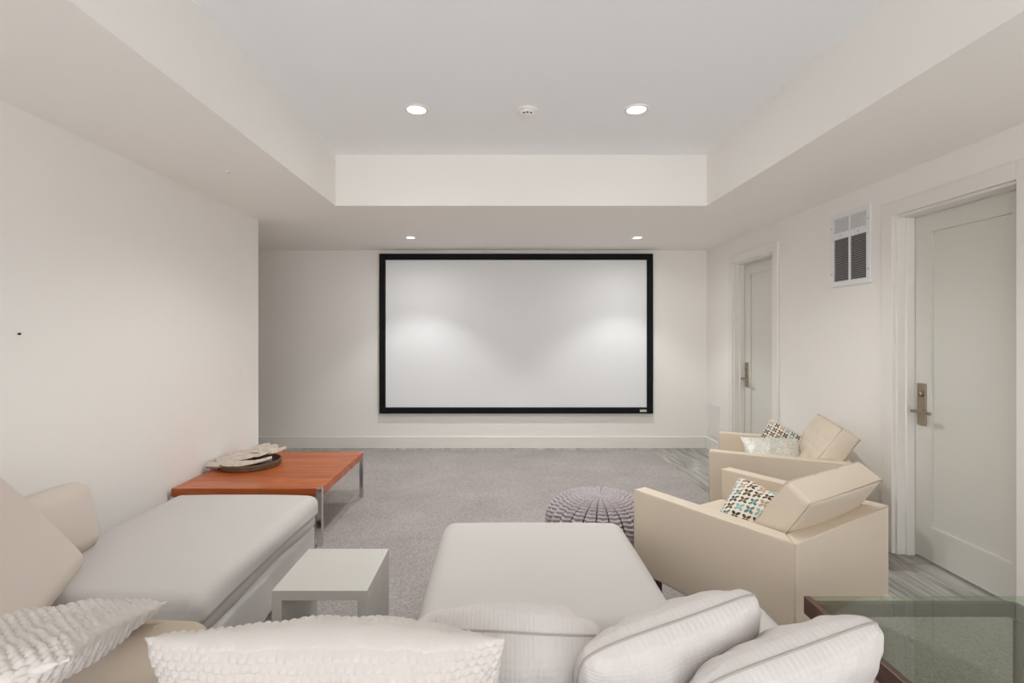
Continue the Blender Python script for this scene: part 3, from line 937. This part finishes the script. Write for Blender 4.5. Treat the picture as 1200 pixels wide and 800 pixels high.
# ------------------------------------------------------------------ glass table
gt = tag(empty('glass_table', (1.33, 1.27, .012)), 'low glass topped table with a dark brown frame at the right edge', 'table')
GX0, GX1, GY0, GY1, GZ = .985, 1.655, .86, 1.655, .50
ax0, ax1, ay0, ay1 = GX0 - 1.33, GX1 - 1.33, GY0 - 1.27, GY1 - 1.27
gz = GZ - .012
MB().box(ax0 + .018, ax1 + .25, ay0 + .014, ay1, gz - .006, gz, bevel=.001).build('glass_top', M['glass'], gt)
MB().box(ax0 - .004, ax0 + .016, ay0, ay1, gz - .055, gz + .001, bevel=.002).build('side_rail', M['brown'], gt)
MB().box(ax1 - .02, ax1, ay0, ay1 - .012, gz - .060, gz - .012, bevel=.002).build('side_rail', M['brown'], gt)
MB().box(ax0 + .016, ax1 - .021, ay1 - .03, ay1 - .008, gz - .052, gz - .010, bevel=.002).build('end_rail', M['brown'], gt)
MB().box(ax0 + .016, ax1 - .021, ay0, ay0 + .012, gz - .060, gz - .012, bevel=.002).build('end_rail', M['brown'], gt)
for x in (ax0 + .012, ax1 - .012):
    for y in (ay0 + .03, ay1 - .045):
        MB().box(x - .016, x + .016, y - .016, y + .016, 0, gz - .06, bevel=.002).build('leg', M['brown'], gt)

# ------------------------------------------------------------------ pillows in the foreground
FG = 'cream pillows along the sofa back'
def rim_pillow(name, label, tl, tr, rx, w, h, t, mat, **kw):
    """a pillow whose upper two corners lie at tl and tr, reclined by rx"""
    d = tr - tl
    rz = math.degrees(math.atan2(d.y, d.x)); ry = -math.degrees(math.asin(d.z / d.length))
    E = Euler([R(rx), 0, 0]).to_matrix()
    Rm = Euler((0, R(ry), R(rz)), 'XYZ').to_matrix() @ E
    c = (tl + tr) / 2 - Rm @ Vector((0, 0, h / 2))
    e = Rm.to_euler('XYZ')
    return pillow(name, label, c, [math.degrees(a) for a in e], w, h, t, mat, cat='pillow', group=FG, **kw)
pillow('throw_pillow', 'cream chunky knit pillow lying flat at the bottom left corner', (-.935, .89, .752), (74, -11, 20), .50, .46, .14, M['knit'], wr=.008, seed=1, n=280, knit=(.017, .0125, .007), cat='pillow', group=FG)
rim_pillow('throw_pillow', 'wide cream chunky knit pillow, second from the left in the front row', at(172, 742, .95), at(592, 744, .95), 22, .665, .40, .22, M['knit'], wr=.007, seed=2, n=300, knit=(.017, .0125, .007), bow=.03, fat=.5)
rim_pillow('throw_pillow', 'low cream woven pillow with a seam, in front of the ottoman', at(476, 740, 1.13), at(712, 742, 1.13), 36, .45, .32, .23, M['weave_fine'], seam=M['stitch'], seam_r=.0028, wr=.005, seed=4, n=70, bow=.0, fat=.36, cr=.07)
rim_pillow('throw_pillow', 'tall ribbed cream pillow leaning right, beside the nearer armchair', at(682, 768, 1.0), at(890, 690, 1.12), 26, .45, .37, .19, M['weave'], seam=M['stitch'], seam_r=.0028, wr=.006, seed=6, n=70, bow=.02, fat=.42, cr=.09)
rim_pillow('throw_pillow', 'ribbed cream pillow overlapping the left corner of the glass table', at(812, 806, .93), at(1040, 720, 1.04), 26, .45, .37, .19, M['weave'], seam=M['stitch'], seam_r=.0028, wr=.006, seed=8, n=70, bow=.02, fat=.42, cr=.09)
block_cushion('back_cushion', 'tan back cushion between the two chunky knit pillows', (-.91, 1.15, .55), (8, 0, 0), .50, .13, .28, .05, (0, .02, .01), M['tan'], group=None)
